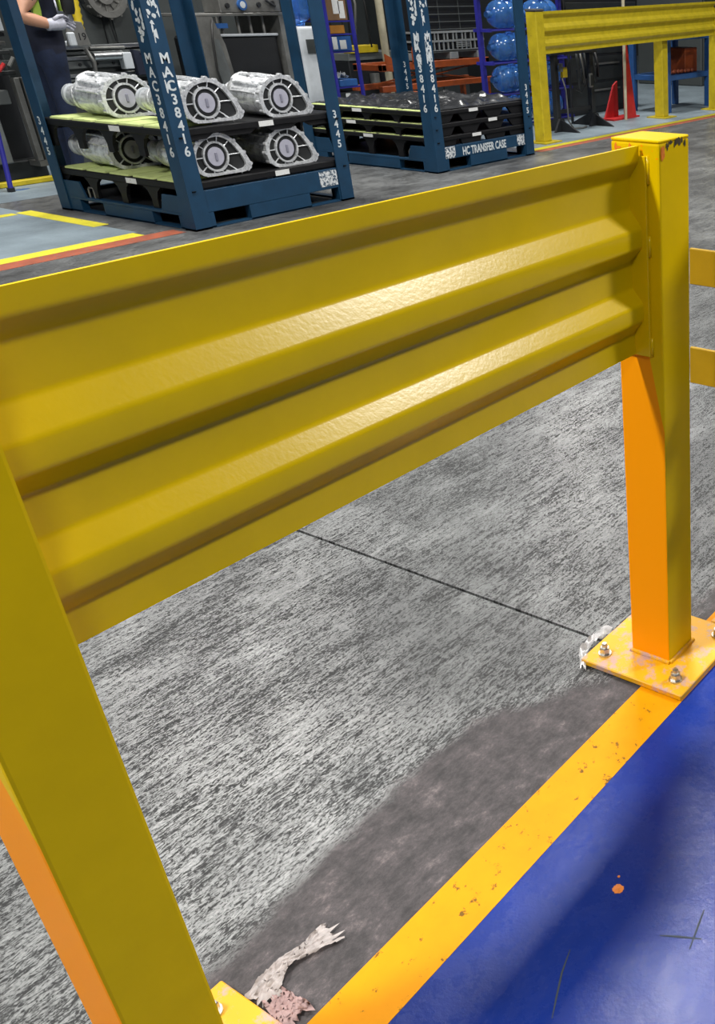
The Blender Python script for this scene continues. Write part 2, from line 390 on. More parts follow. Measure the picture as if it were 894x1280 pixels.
# side railing behind the right post, running along the end of the walkway
sr = thing('side_railing', 'yellow two-board side railing turning the corner behind the orange-faced guardrail post', 'railing', (.31, -.13, 0))
MB().box(.262, .358, -.178, -.082, .016, H, bev=.004, seg=2).build('post', 'yellow', sr)
MB().box(.18, .44, -.262, .0, .002, .016, bev=.002).build('base_plate', 'plate', sr)
for z0, z1 in ((.764, .836), (.553, .632)):
    MB().box(.254, .262, -1.9, .095, z0, z1, bev=.0015).build('rail_board', 'yellow_shaded', sr)
MB().box(.262, .358, -1.9, -1.804, .016, H, bev=.004, seg=2).build('post', 'yellow', sr)
MB().box(.18, .44, -1.98, -1.72, .002, .016, bev=.002).build('base_plate', 'plate', sr)

# small litter and marks near the barrier
def crumple(name, mat, path, wid, seed, hgt=.012, n=34, mrow=9, z0=.0035):
    rnd = random.Random(seed); P = [Vector(p) for p in path]
    seg = [(P[i+1]-P[i]).length for i in range(len(P)-1)]; tot = sum(seg); b = bmesh.new(); rows = []
    ph = [rnd.uniform(0, 6.28) for _ in range(8)]
    for i in range(n+1):
        d = tot*i/n; j = 0
        while j < len(seg)-1 and d > seg[j]: d -= seg[j]; j += 1
        c = P[j].lerp(P[j+1], min(1, d/seg[j])); t = (P[j+1]-P[j]).normalized(); s = Vector((-t.y, t.x, 0)); u = i/n
        wloc = wid(u); row = []
        for q in range(mrow+1):
            v = q/mrow-.5
            fold = abs(math.sin(v*13+ph[0]+u*4))*.5+abs(math.sin(v*23+u*17+ph[1]))*.3+rnd.uniform(0, .35)
            row.append(b.verts.new(c+s*(v*wloc+rnd.uniform(-.1, .1)*wloc/mrow*2)+t*rnd.uniform(-.004, .004)*(1+3*(i in (0, n)))+Vector((0, 0, z0+hgt*fold*(.4+math.sin(3.1*u))))))
        rows.append(row)
    for A, B in zip(rows, rows[1:]):
        for q in range(mrow): b.faces.new((A[q], A[q+1], B[q+1], B[q]))
    k = MB(); k.add(b); return k.build(name, mat, None, True)
o = crumple('plastic_scrap', 'film', [(-.822, .106, 0), (-.86, .113, 0), (-.90, .124, 0), (-.942, .112, 0), (-.955, .102, 0)], lambda u: .052-.030*math.sin(min(1, u*1.25)*3.14159/1.15)+.012*(u > .9), 3, .007, 40, 12)
tag(o, 'crumpled dusty translucent plastic strip lying on the concrete beside the amber line', 'litter')
o = crumple('plastic_scrap', 'film_pink', [(-.942, .092, 0), (-.945, .074, 0), (-.945, .050, 0), (-.945, .034, 0)], lambda u: .034+.01*u, 5, .008, 26, 12)
tag(o, 'small pinkish crumpled plastic lump against the base plate beside the amber line', 'litter')
o = crumple('plastic_film', 'film_clear', [(-.095, .160, 0), (-.06, .186, 0), (.0, .192, 0), (.05, .190, 0)], lambda u: .012+.02*u, 9, .016, 24, 5)
tag(o, 'clear wrinkled plastic film caught behind the base plate of the orange-faced post', 'litter')
def blot(cx, cy, r, seed, n=22, z=.0012, sx=1, sy=1):
    rnd = random.Random(seed); b = bmesh.new()
    ring = [b.verts.new((cx+sx*r*math.cos(6.283*i/n)*rnd.uniform(.85, 1.08), cy+sy*r*math.sin(6.283*i/n)*rnd.uniform(.85, 1.08), z)) for i in range(n)]
    c = b.verts.new((cx, cy, z+.0012))
    for i in range(n): b.faces.new((ring[i], ring[(i+1) % n], c))
    k = MB(); k.add(b); return k
tag(blot(-.533, -.230, .0098, 1).build('paint_drop', 'splat', None), 'large orange paint drop dried on the blue floor', 'paint drop')
tag(blot(-.512, -.217, .0026, 2, 12).build('paint_drop', 'splat', None), 'tiny pale orange paint speck beside the large drop on the blue floor', 'paint drop')
def mark(pts, wd, label):
    b = bmesh.new(); P = [Vector(p) for p in pts]; A = []; B = []
    for i, p in enumerate(P):
        t = (P[min(i+1, len(P)-1)]-P[max(i-1, 0)]).normalized(); s = Vector((-t.y, t.x, 0))*wd/2*(.45 if i in (0, len(P)-1) else 1)
        A.append(b.verts.new(p+s)); B.append(b.verts.new(p-s))
    for i in range(len(P)-1): b.faces.new((A[i], A[i+1], B[i+1], B[i]))
    bmesh.ops.recalc_face_normals(b, faces=b.faces[:])
    k = MB(); k.add(b); tag(k.build('scuff_mark', 'scratch', None), label, 'scuff mark')
mark([(-.573, -.335, .0013), (-.56, -.362, .0013), (-.546, -.394, .0013)], .0040, 'longer bar of the dark cross-shaped scuff on the blue floor')
mark([(-.498, -.371, .0016), (-.53, -.378, .0016), (-.571, -.387, .0016)], .0030, 'shorter bar of the dark cross-shaped scuff on the blue floor')
mark([(-.662, -.230, .0013), (-.70, -.243, .0013), (-.735, -.26, .0013), (-.765, -.275, .0013)], .0028, 'single curved dark scuff line on the blue floor near the amber line')

# ------------------------------------------------------------------ stacking racks
def rack(x0, y0, lx, ly, label, hgt=1.62, hc=False):
    x1, y1 = x0+lx, y0+ly; aw, th = .11, .008
    t = thing('stacking_rack', label, 'rack', (x0+lx/2, y0+ly/2, 0), 'blue steel stacking racks')
    posts = {}
    for nm, cx, cy, sx, sy in (('F', x0, y0, 1, 1), ('L', x0, y1, 1, -1), ('R', x1, y0, -1, 1), ('B', x1, y1, -1, -1)):
        poly = [(cx, cy), (cx+sx*aw, cy), (cx+sx*aw, cy+sy*th), (cx+sx*th, cy+sy*th), (cx+sx*th, cy+sy*aw), (cx, cy+sy*aw)]
        posts[nm] = MB().prism(poly, 'z', 0, hgt).build('corner_post', 'blue_rack', t)
        MB().box(min(cx, cx+sx*aw), max(cx, cx+sx*aw), min(cy, cy+sy*aw), max(cy, cy+sy*aw), 0, .012).build('foot_plate', 'blue_rack', posts[nm])
    # fork pockets leave gaps in the lower beams
    fx = [(x0+.15, x0+.41), (x1-.37, x1-.12)]; fy = [(y0+.16, y0+.43), (y1-.50, y1-.24)]
    for yy, yi in ((y0+.009, 1), (y1-.009, -1)):
        ya, yb = sorted((yy, yy+yi*.05))
        p = MB(); ztop = .225 if yi > 0 else .12
        if hc: ztop = .19 if yi > 0 else .12
        p.box(x0+.01, x1-.01, ya, yb, .095, ztop, .003)
        e = [x0+.01]+[v for q in fx for v in q]+[x1-.01]
        for a, c in zip(e[::2], e[1::2]): p.box(a, c, ya, yb, .004, .095)
        p.box(x0+.01, x1-.01, ya, yb, .002, .012)
        p.build('base_beam', 'blue_rack', t)
    for xx, xi in ((x0+.009, 1), (x1-.009, -1)):
        xa, xb = sorted((xx, xx+xi*.05)); p = MB(); e = [y0+.062]+[v for q in fy for v in q]+[y1-.062]
        p.box(xa, xb, y0+.062, y1-.062, .082, .100, .002)
        for a, c in zip(e[::2], e[1::2]): p.box(xa, xb, a, c, .004, .082)
        p.box(xa, xb, y0+.062, y1-.062, .002, .012)
        p.build('base_beam', 'blue_rack', t)
        for ya, s in ((y0+.062, 1), (y1-.062, -1)):
            MB().prism([(ya, .10), (ya+s*.26, .10), (ya+s*.22, .20), (ya, .20)], 'x', xa, xa+.012).build('gusset', 'blue_rack', t)
        for yc in (y0+.30, y1-.36):
            xo = (xa+xb)/2
            MB().tube([(xo, yc-.03, .09), (xo, yc-.03, .155), (xo, yc-.02, .165), (xo, yc+.02, .165), (xo, yc+.03, .155), (xo, yc+.03, .09)], .006, 6).build('lifting_loop', 'galv', t)
    MB().box(x0+.06, x1-.06, y0+.06, y1-.06, .085, .097).build('deck_plate', 'black', t)
    for yy in (y0, y1-.05): MB().box(x0+aw, x1-aw, yy, yy+.05, hgt-.07, hgt-.01).build('top_rail', 'blue_rack', t)
    for xx in (x0, x1-.05): MB().box(xx, xx+.05, y0+aw, y1-aw, hgt-.07, hgt-.01).build('top_rail', 'blue_rack', t)
    return t, posts
RX, RY = ((0, -1, 0), (0, 0, 1)), ((1, 0, 0), (0, 0, 1))
MAC = "M\nA\nC\n3\n8\n4\n1\n6"
def letters(posts, x0, y0, x1, y1, z, s=.078):
    f = posts['F']
    text(MAC, s, 'letter', f, (x0-.0006, y0+.052, z), *RX, bold=.002); text(MAC, s, 'letter', f, (x0+.066, y0-.0006, z), *RY, bold=.002)
    wear_patches(f, (x0-.0003, y0+.05, z+.03), *RX, .075, .24, 16, 3); wear_patches(f, (x0+.058, y0-.0003, z+.03), *RY, .08, .26, 18, 4)
    wear_patches(f, (x0+.045, y0-.0003, z-.22), *RY, .03, .14, 7, 14)
    text("3\n4\n4\n5", .068, 'letter', posts['R'], (x1-.052, y0-.0006, .60), *RY, bold=.0015)
    text("3\n4\n4\n5", .068, 'letter', posts['L'], (x0-.0006, y1-.052, .60), *RX, bold=.0015)
    text("3\n4\n4\n5", .068, 'letter', posts['B'], (x1-.0095, y1-.052, .74), *RX, bold=.0015)
X0, Y0 = 2.24, 4.81
r1, p1 = rack(X0, Y0, 1.26, 1.46, 'blue steel rack numbered MAC38416 holding six silver gearbox castings on lime pads')
letters(p1, X0, Y0, X0+1.26, Y0+1.46, 1.005)
def sticker(parent, x0, x1, y, z0, z1): MB().box(x0, x1, y-.0012, y, z0, z1).build('torn_sticker', 'sticker', parent)
b1 = [c for c in r1.children if c.name.startswith('base_beam')][0]
sticker(b1, 3.235, 3.385, Y0+.009, .115, .215)
X2, Y2 = 4.60, 5.05
r2_, p2 = rack(X2, Y2, 1.25, 1.54, 'blue steel rack lettered HC TRANSFER CASE loaded with stacked black trays', hc=True)
letters(p2, X2, Y2, X2+1.25, Y2+1.54, 1.035)
wear_patches(p2['F'], (X2-.0009, Y2+.052, .80), *RX, .06, .22, 16, 21); wear_patches(p2['F'], (X2+.062, Y2-.0009, .82), *RY, .06, .20, 18, 22)
b2 = [c for c in r2_.children if c.name.startswith('base_beam')][0]
text('HC TRANSFER CASE', .088, 'letter', b2, (X2+.60, Y2+.0082, .178), *RY, bold=.0026, xs=.70)
sticker(b2, X2+.115, X2+.235, Y2+.009, .10, .188); sticker(b2, X2+1.03, X2+1.135, Y2+.009, .10, .188)

# ------------------------------------------------------------------ dunnage trays
def tray(name, x0, x1, y0, y1, ztop, thick, drop, label, pads, group, leg_to=None, lab=(.45, .55), dy=None):
    t = thing(name, label, 'tray', ((x0+x1)/2, (y0+y1)/2, ztop-thick-drop if leg_to is None else leg_to), group)
    MB().box(x0, x1, y0, y1, ztop-thick, ztop, .006).build('deck', 'black_plastic', t)
    z0 = ztop-thick+.002
    # tapered webs leave arched openings under the deck edge
    nw = 5
    for k in range(nw):
        c = y0+.06+(y1-y0-.12)*k/(nw-1); a, b_ = .095, .03
        for xs in ((x0+.012, x0+.034), (x1-.034, x1-.012)):
            MB().prism([(c-a, z0), (c-a*.55, z0-drop*.22), (c-b_, z0-drop*.6), (c-b_, z0-drop), (c+b_, z0-drop), (c+b_, z0-drop*.6), (c+a*.55, z0-drop*.22), (c+a, z0)], 'x', *xs).build('skirt_web', 'black_plastic', t)
    nw = 4
    for k in range(nw):
        c = x0+.14+(x1-x0-.28)*k/(nw-1); a, b_ = .13, .075; dq = dy or drop
        for ys in ((y0+.012, y0+.034), (y1-.034, y1-.012)):
            MB().prism([(c-a, z0), (c-b_, z0-dq), (c+b_, z0-dq), (c+a, z0)], 'y', *ys).build('skirt_web', 'black_plastic', t)
    if leg_to is not None:
        for lx in (x0+.60, x1-.18):
            for ly in (y0+.70, y1-.16): MB().box(lx-.05, lx+.05, ly-.05, ly+.05, leg_to, z0, .004).build('leg', 'black_plastic', t)
    if pads:
        for k in range(pads):
            w_ = (y1-y0-.16)/pads; a = y0+.08+k*w_
            MB().box(x0+.012, x0+.34, a+.022, a+w_-.018, ztop-.012, ztop+.014, .013, 2).build('foam_pad', 'pad', t, True, 40)
    yc = y0+(y1-y0)*lab[0]; MB().box(x0-.0012, x0, yc-.055, yc+.055, ztop-thick+.004, ztop-.006).build('paper_label', 'label', t)
    xc = x0+(x1-x0)*lab[1]; MB().box(xc-.055, xc+.055, y0-.0012, y0, ztop-thick+.004, ztop-.006).build('paper_label', 'label', t)
    return t
GA = 'black dunnage trays in the numbered rack'
tray('dunnage_tray', X0+.02, X0+1.24, Y0+.02, Y0+1.44, .583, .042, .13, 'upper black tray with lime pads and three gearbox castings in the blue rack', 5, GA, leg_to=.289, lab=(.42, .53), dy=.03)
tray('dunnage_tray', X0+.02, X0+1.24, Y0+.02, Y0+1.44, .275, .042, .134, 'lower black tray with lime pads and shaded gearbox castings in the blue rack', 5, GA, lab=(.40, .57))
GB = 'black trays stacked in the lettered rack'
for zt, th, dr, nm, lb in ((.268, .035, .134, 'bottom black tray of the stack in the lettered blue rack', (.50, .42)), (.366, .035, .061, 'middle black tray of the stack in the lettered blue rack', (.62, .60)), (.462, .035, .059, 'top black tray of the stack in the lettered blue rack', (.56, .41))):
    tray('dunnage_tray', X2+.02, X2+1.23, Y2+.02, Y2+1.52, zt, th, dr, nm, 0, GB, lab=lb)
    tt = [c for c in col.objects if c.name.startswith('dunnage_tray')][-1]
    nmk = 5
    for k in range(nmk):
        a = Y2+.14+k*.27; MB().box(X2+.024, X2+.10, a, a+.24, zt, zt+.0035).build('foam_pad', 'pad', tt)
# wrinkled black film over the top tray
def sheet(name, x0, x1, y0, y1, z, amp, n, seed, mat, label, cat):
    from mathutils import noise as NZ
    b = bmesh.new(); rows = []
    for i in range(n+1):
        row = []
        for j in range(n+1):
            x = x0+(x1-x0)*i/n; y = y0+(y1-y0)*j/n
            h = abs(NZ.noise((x*5, y*5, seed)))*amp+abs(NZ.noise((x*11+3, y*9, seed+4)))*amp*.5
            edge = min(i, j, n-i, n-j)/4; row.append(b.verts.new((x, y, z+.006+h*min(1, edge))))
        rows.append(row)
    for A, B in zip(rows, rows[1:]):
        for j in range(n): b.faces.new((A[j], B[j], B[j+1], A[j+1]))
    k = MB(); k.add(b); return tag(k.build(name, mat, None, True), label, cat)
sheet('plastic_sheet', X2+.11, X2+1.21, Y2+.04, Y2+1.50, .462, .07, 56, 2, 'black_film', 'wrinkled black plastic sheet over the top tray in the lettered rack', 'plastic sheet')
crumple_o = crumple('paper_scrap', 'label', [(X2+.80, Y2+.16, .512), (X2+.86, Y2+.20, .512)], lambda u: .05, 12, .02, 8, 5, .0)
tag(crumple_o, 'small white paper scrap on the black sheet in the lettered rack', 'litter')

# ------------------------------------------------------------------ gearbox castings
def gearbox():
    t = thing('gearbox_casting', 'x', 'gearbox', (0, 0, 0))
    C = Vector((0, .112))
    out = [(-.10, .0), (-.150, .045), (-.165, .10), (-.155, .155), (-.115, .205), (-.05, .238), (.03, .248), (.09, .232), (.14, .195), (.20, .115), (.235, .04), (.22, .004), (.06, .0)]
    # densify
    P = []
    for i in range(len(out)):
        a = Vector(out[i]); b = Vector(out[(i+1) % len(out)])
        for q in range(3): P.append(a.lerp(b, q/3))
    for _ in range(2): P = [(P[i-1]+P[i]*2+P[(i+1) % len(P)])/4 for i in range(len(P))]
    mz = min(q.y for q in P); P = [Vector((q.x, q.y-mz)) for q in P]; n = len(P)
    def sc(s, cx=0, cz=.112): return [Vector((cx+(q.x)*s, cz+(q.y-.112)*s)) for q in P]
    def circ(r, cx, cz): 
        o_ = []
        for q in P:
            a = math.atan2(q.y-.112, q.x); o_.append(Vector((cx+r*math.cos(a), cz+r*math.sin(a))))
        return o_
    def ring(pl, y): return [(q.x, y, max(q.y, .0)) for q in pl]
    def lerp(A, B, f): return [a.lerp(b, f) for a, b in zip(A, B)]
    rnd = random.Random(4)
    c1 = circ(.125, -.02, .125); rings = []
    for y, A, B, f in ((.018, sc(.97), c1, 0), (.06, sc(.96), c1, .15), (.065, sc(.92), c1, .15), (.13, sc(.92), c1, .45), (.20, sc(.9), c1, .75), (.27, sc(.9), c1, .95), (.30, c1, c1, 0), (.305, circ(.128, -.02, .130), c1, 0), (.325, circ(.128, -.02, .130), c1, 0),
                       (.33, circ(.118, -.02, .12), c1, 0), (.40, circ(.098, -.02, .115), c1, 0), (.43, circ(.078, -.02, .11), c1, 0), (.435, circ(.088, -.02, .11), c1, 0), (.45, circ(.088, -.02, .11), c1, 0), (.455, circ(.066, -.02, .11), c1, 0), (.56, circ(.060, -.02, .11), c1, 0)):
        rings.append(ring(lerp(A, B, f), y))
    # lumps of the casting
    for k in range(1, len(rings)-4):
        for i in range(n):
            x, y, z = rings[k][i]; s = 1+rnd.uniform(-.03, .035); rings[k][i] = (x*s, y, max(0, .112+(z-.112)*s))
    body = MB(); body.loft(rings); bo = body.build('casing', 'alu', t, True, 35)
    # flange around the bell opening
    b = bmesh.new(); inn = sc(.86); A0 = [b.verts.new(v) for v in ring(sc(1.03), 0)]; A1 = [b.verts.new(v) for v in ring(sc(1.03), .022)]
    B0 = [b.verts.new(v) for v in ring(inn, 0)]; B1 = [b.verts.new(v) for v in ring(inn, .022)]
    for i in range(n):
        j = (i+1) % n
        for q in ((A0[i], A0[j], B0[j], B0[i]), (A1[j], A1[i], B1[i], B1[j]), (A0[j], A0[i], A1[i], A1[j]), (B0[i], B0[j], B1[j], B1[i])): b.faces.new(q)
    bmesh.ops.recalc_face_normals(b, faces=b.faces[:])
    k = MB(); k.add(b)
    fg = k.build('flange', 'alu', t)
    for i in range(0, n, 3):
        q = sc(1.02)[i]; z = max(.0125, q.y); MB().tube([(q.x, -.002, z), (q.x, .034, z)], .0115, 8).build('bolt_boss', 'alu', fg)
    MB().prism([(q.x, max(q.y, .012)) for q in sc(.90)], 'y', .0165, .0178).build('bore_wall', 'bore', t)
    def disc(r0, r1, y0, y1, name, mat, parent, cx=0, cz=.112):
        b = bmesh.new(); N = 28; vs_ = [[b.verts.new((cx+r*math.cos(6.2832*i/N), y, cz+r*math.sin(6.2832*i/N))) for i in range(N)] for r, y in ((r0, y0), (r1, y0), (r1, y1), (r0, y1))]
        for a in range(4):
            for i in range(N): b.faces.new((vs_[a][i], vs_[a][(i+1) % N], vs_[(a+1) % 4][(i+1) % N], vs_[(a+1) % 4][i]))
        bmesh.ops.recalc_face_normals(b, faces=b.faces[:]); k = MB(); k.add(b); return k.build(name, mat, parent)
    disc(.078, .090, .002, .0165, 'bearing_ring', 'alu', t)
    disc(.058, .070, .008, .0165, 'seal_ring', 'black', t)
    pg = disc(.0008, .056, .004, .0165, 'end_plug', 'lilac', t)
    MB().box(-.008, .008, -.002, .004, .088, .136, .002).build('plug_grip', 'lilac_dark', pg)
    for a in range(0, 360, 36):
        c, s = math.cos(R(a)), math.sin(R(a)); q = max((abs((v-C).dot(Vector((c, s)))), 0) for v in inn if (v-C).normalized().dot(Vector((c, s))) > .97 or False)[0] if any((v-C).normalized().dot(Vector((c, s))) > .97 for v in inn) else .1
        if q > .10: MB().tube([(c*.089, .011, .112+s*.089), (c*q, .011, .112+s*q)], .004, 5).build('inner_rib', 'alu', t)
    # outer ribs and ports
    for a in (40, 75, 105, 140, 165):
        c, s = math.cos(R(a)), math.sin(R(a)); MB().tube([(c*.15, .06, .115+s*.125), (-.02+c*.130, .20, .125+s*.128), (-.02+c*.128, .30, .125+s*.128)], .008, 6).build('outer_rib', 'alu', t)
    for x, y, z in ((.02, .10, .228), (-.06, .17, .228), (.05, .22, .226), (-.1, .11, .2), (.0, .305, .228)):
        MB().tube([(x, y, z-.02), (x, y, z+.016), (x, y, z+.02)], [.016, .014, .009], 8).build('port_boss', 'alu', t)
    tl = MB(); tl.tube([(-.02, .555, .11), (-.02, .56, .11), (-.02, .585, .11), (-.02, .588, .11)], [.060, .069, .069, .060], 24); tl.build('tail_cap', 'white', t, True, 40)
    return t
gx = gearbox()
GG = 'silver gearbox castings in the blue rack'
spots = [(2.55, 4.868, .5975, 'silver gearbox casting on the upper tray, directly behind the MAC38416 post'),
         (2.50, 5.60, .5975, 'silver gearbox casting on the lime pads of the upper tray, lengthwise behind another casting'),
         (3.09, 4.868, .583, 'silver gearbox casting on the upper tray beside the post numbered 3445'),
         (2.53, 4.868, .2895, 'shaded gearbox casting on the lower tray behind the MAC38416 post'),
         (2.46, 5.62, .2895, 'shaded gearbox casting on the lime pads of the lower tray, tail towards the worker'),
         (3.06, 4.868, .277, 'shaded gearbox casting on the lower tray beside the post numbered 3445')]
for i, (x, y, z, lb) in enumerate(spots):
    if i == 0: gx.location = (x, y, z); gx['label'] = lb; gx['group'] = GG
    else: dup(gx, (x, y, z), 0, lb, GG)

# ------------------------------------------------------------------ far guardrail
fg = thing('guardrail', 'worn yellow ribbed guardrail with dark post caps across the aisle', 'guardrail', (8.2, 5.5, 0))
def far_post(x, y, h, s=.12, cap=True):
    p = MB().box(x, x+s, y, y+s, .014, h, .005).build('post', 'yellow_far', fg)
    MB().box(x-.07, x+s+.07, y-.07, y+s+.07, .0023, .014).build('base_plate', 'yellow_far', fg)
    if cap: MB().box(x-.006, x+s+.006, y-.006, y+s+.006, h, h+.022, .009, 2).build('post_cap', 'cap', p)
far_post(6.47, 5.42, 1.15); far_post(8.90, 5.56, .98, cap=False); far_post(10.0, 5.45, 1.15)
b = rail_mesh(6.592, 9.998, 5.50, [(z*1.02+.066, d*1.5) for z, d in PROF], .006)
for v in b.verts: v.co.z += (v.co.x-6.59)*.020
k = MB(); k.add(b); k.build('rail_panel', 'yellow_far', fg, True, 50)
for xe in (6.59, 9.994): MB().box(xe, xe+.006, 5.45, 5.53, .79, 1.14).build('end_plate', 'yellow_far', fg)

# ------------------------------------------------------------------ bottle rack
br = thing('bottle_rack', 'violet-blue steel rack storing large water bottles on their sides behind the lettered rack', 'rack', (7.65, 6.6, 0))
for x in (7.01, 8.36):
    for y in (6.6,): MB().box(x-.025, x+.025, y-.02, y+.02, .0013, 1.75).build('upright', 'violet_blue', br)
for z in (.055, .365, .675, .985, 1.295):
    for y in (6.47, 6.67): MB().tube([(7.02, y, z-.02), (8.34, y, z-.02)], .011, 6).build('shelf_bar', 'violet_blue', br)
    MB().box(7.0, 7.04, 6.46, 6.68, z-.035, z-.005).build('cross_bar', 'violet_blue', br)
    MB().box(8.32, 8.36, 6.46, 6.68, z-.035, z-.005).build('cross_bar', 'violet_blue', br)
def water_bottle():
    t = thing('water_bottle', 'x', 'bottle', (0, 0, 0)); r = .133
    prof = [(.0, .09), (.012, .125), (.03, r), (.09, r), (.10, r-.008), (.12, r-.008), (.13, r), (.21, r), (.22, r-.008), (.24, r-.008), (.25, r), (.31, r), (.36, .115), (.40, .075), (.415, .034), (.45, .030)]
    MB().tube([(.45-x, 0, r) for x, _ in prof], [q for _, q in prof], 24).build('bottle_body', 'water', t, True, 50)
    MB().tube([(-.03, 0, r), (-.005, 0, r), (.012, 0, r)], [.030, .034, .034], 16).build('bottle_cap', 'box_blue', t, True, 50)
    MB().tube([(.30, -.05, r+.118), (.27, -.05, r+.135), (.21, -.05, r+.135), (.18, -.05, r+.118)], .012, 8).build('handle', 'water', t, True)
    return t
wb = water_bottle(); first = True
rows = ['first', 'second', 'third', 'fourth']
for ri, z in enumerate((.047, .357, .667, .977)):
    for ci, x in enumerate((7.16, 7.74)):
        lb = 'blue water bottle on the %s rack shelf %s' % (rows[ri], ('up, capped end at the open upright', 'up, behind another bottle\'s base')[ci])
        if first: wb.location = (x, 6.6, z); wb['label'] = lb; wb['group'] = 'water bottles on the blue rack'; first = False
        else: dup(wb, (x, 6.6, z), 0, lb, 'water bottles on the blue rack')

# ------------------------------------------------------------------ orange lift cart, crate and wire cage
ct = thing('lift_cart', 'orange scissor lift cart carrying a grey plastic crate', 'cart', (7.4, 8.0, 0))
for y in (7.6, 7.98): MB().box(6.55, 8.25, y, y+.06, .57, .64, .004).build('platform_beam', 'orange', ct)
for x in (6.55, 8.19): MB().box(x, x+.06, 7.6, 8.04, .575, .635, .004).build('platform_beam', 'orange', ct)
for y in (7.58, 7.99): MB().box(6.5, 8.3, y, y+.06, .37, .43, .004).build('base_beam', 'orange', ct)
for y in (7.66, 7.90):
    MB().prism([(6.7, .43), (6.8, .43), (8.1, .57), (8.0, .57)], 'y', y, y+.03).build('scissor_arm', 'orange', ct)
    MB().prism([(8.1, .43), (8.0, .43), (6.7, .57), (6.8, .57)], 'y', y+.035, y+.06).build('scissor_arm', 'orange', ct)
MB().box(6.72, 6.95, 7.5, 7.6, .22, .36, .01).build('tool_box', 'orange', ct)
for x in (6.6, 8.2):
    for y in (7.62, 8.02): MB().tube([(x, y-.02, .08), (x, y+.02, .08)], .078, 16).build('wheel', 'rubber', ct); MB().box(x-.02, x+.02, y-.03, y+.03, .08, .38).build('caster_fork', 'orange', ct)
MB().prism([(6.62, .64), (6.74, .64), (6.70, .70), (6.62, .74)], 'y', 7.6, 7.62).build('bracket', 'orange', ct)
MB().prism([(7.0, .64), (7.14, .64), (7.14, .70), (7.1, .86), (7.04, .86), (7.0, .74)], 'y', 7.58, 7.60).build('bracket', 'orange', ct)
cr = thing('plastic_crate', 'grey ribbed plastic crate on the orange lift cart', 'crate', (7.7, 8.0, .64))
x0, x1, y0, y1 = 7.16, 8.22, 7.62, 8.03
MB().box(x0, x1, y0, y1, .72, .735).build('floor_panel', 'crate', cr)
MB().box(x0+.02, x1-.02, y0+.025, y1-.025, .74, .90).build('inner_liner', 'black_plastic', cr)
for z in (.735, .835, .925): MB().box(x0, x1, y0, y0+.025, z-.012, z+.008).build('rim', 'crate', cr); MB().box(x0, x0+.025, y0+.026, y1, z-.012, z+.008).build('rim', 'crate', cr); MB().box(x1-.025, x1, y0+.026, y1, z-.012, z+.008).build('rim', 'crate', cr); MB().box(x0, x1, y1-.025, y1, z-.012, z+.008).build('rim', 'crate', cr)
for i in range(15):
    xx = x0+.005+i*(x1-x0-.022)/14
    MB().box(xx, xx+.012, y0+.002, y0+.020, .744, .824).build('rib', 'crate', cr); MB().box(xx+.02*(i % 2), xx+.012+.02*(i % 2), y0+.002, y0+.020, .844, .914).build('rib', 'crate', cr)
for z in (.765, .785, .805): MB().box(x0+.58, x0+.80, y0, y0+.006, z, z+.008).build('vent_slat', 'crate', cr)
for xx in (x0, x0+.46, x1-.14): MB().box(xx, xx+.14, y0, y1, .642, .72, .006).build('foot', 'crate', cr)
wc = thing('wire_container', 'black wire-sided container stacked on the grey plastic crate', 'container', (7.7, 8.0, .93))
MB().box(7.22, 8.18, 7.68, 8.0, .935, 1.55).build('inner_box', 'black', wc)
for i in range(9): MB().tube([(7.18, 7.64, .95+i*.075), (8.22, 7.64, .95+i*.075)], .004, 5).build('wire', 'grey_dark', wc)
for i in range(4): MB().tube([(7.20+i*.33, 7.645, .938), (7.20+i*.33, 7.645, 1.56)], .005, 5).build('wire', 'grey_dark', wc)

# ------------------------------------------------------------------ shelving with boxes, cooler, pole
sh = thing('parts_shelf', 'violet-blue parts shelf holding cartons and blue bins', 'shelf', (5.92, 7.6, 0))
for x in (5.74, 6.06):
    for y in (7.40, 7.80): MB().box(x-.014, x+.014, y-.014, y+.014, .0013, 1.7).build('upright', 'violet_blue', sh)
for z in (.28, .48, .80, .955, 1.07): MB().box(5.74, 6.06, 7.41, 7.79, z-.012, z).build('shelf_board', 'violet_blue', sh)
def carton(name, mat, x0, x1, y0, y1, z0, z1, label, cat, labs=()):
    t = thing(name, label, cat, ((x0+x1)/2, (y0+y1)/2, z0))
    MB().box(x0, x1, y0, y1, z0, z1, .004).build('box_body', mat, t)
    for (a, c, e, f) in labs: MB().box(a, c, y0-.002, y0-.0005, e, f).build('paper_label', 'label', t)
    return t
carton('carton', 'cardboard', 5.78, 6.03, 7.42, 7.75, 1.071, 1.36, 'brown cardboard carton with white labels on the violet-blue shelf', 'box', ((5.86, 5.94, 1.13, 1.34), (5.93, 6.0, 1.09, 1.24)))
carton('carton', 'box_orange', 5.79, 5.97, 7.42, 7.7, .957, 1.03, 'flat amber carton below the cardboard carton on the violet-blue shelf', 'box')
carton('storage_bin', 'box_blue', 5.78, 6.03, 7.42, 7.75, .802, .935, 'blue storage bin with white labels on the violet-blue shelf', 'bin', ((5.79, 5.85, .82, .93), (5.88, 5.96, .82, .90)))
carton('storage_bin', 'box_blue', 5.80, 6.03, 7.42, 7.72, .482, .545, 'shallow blue bin low on the violet-blue shelf', 'bin')
carton('dark_carton', 'dark', 5.78, 6.04, 7.42, 7.75, .282, .43, 'dark box with a white strip on the bottom of the violet-blue shelf', 'box', ((5.85, 5.91, .29, .42),))
tag(crumple('cloth', 'white', [(5.82, 7.50, .53), (5.95, 7.52, .53)], lambda u: .12, 21, .05, 14, 8, .018), 'crumpled white cloth in the shallow blue bin', 'cloth')
wcoo = thing('water_dispenser', 'white water dispenser with an upturned blue bottle', 'water dispenser', (5.53, 7.42, 0))
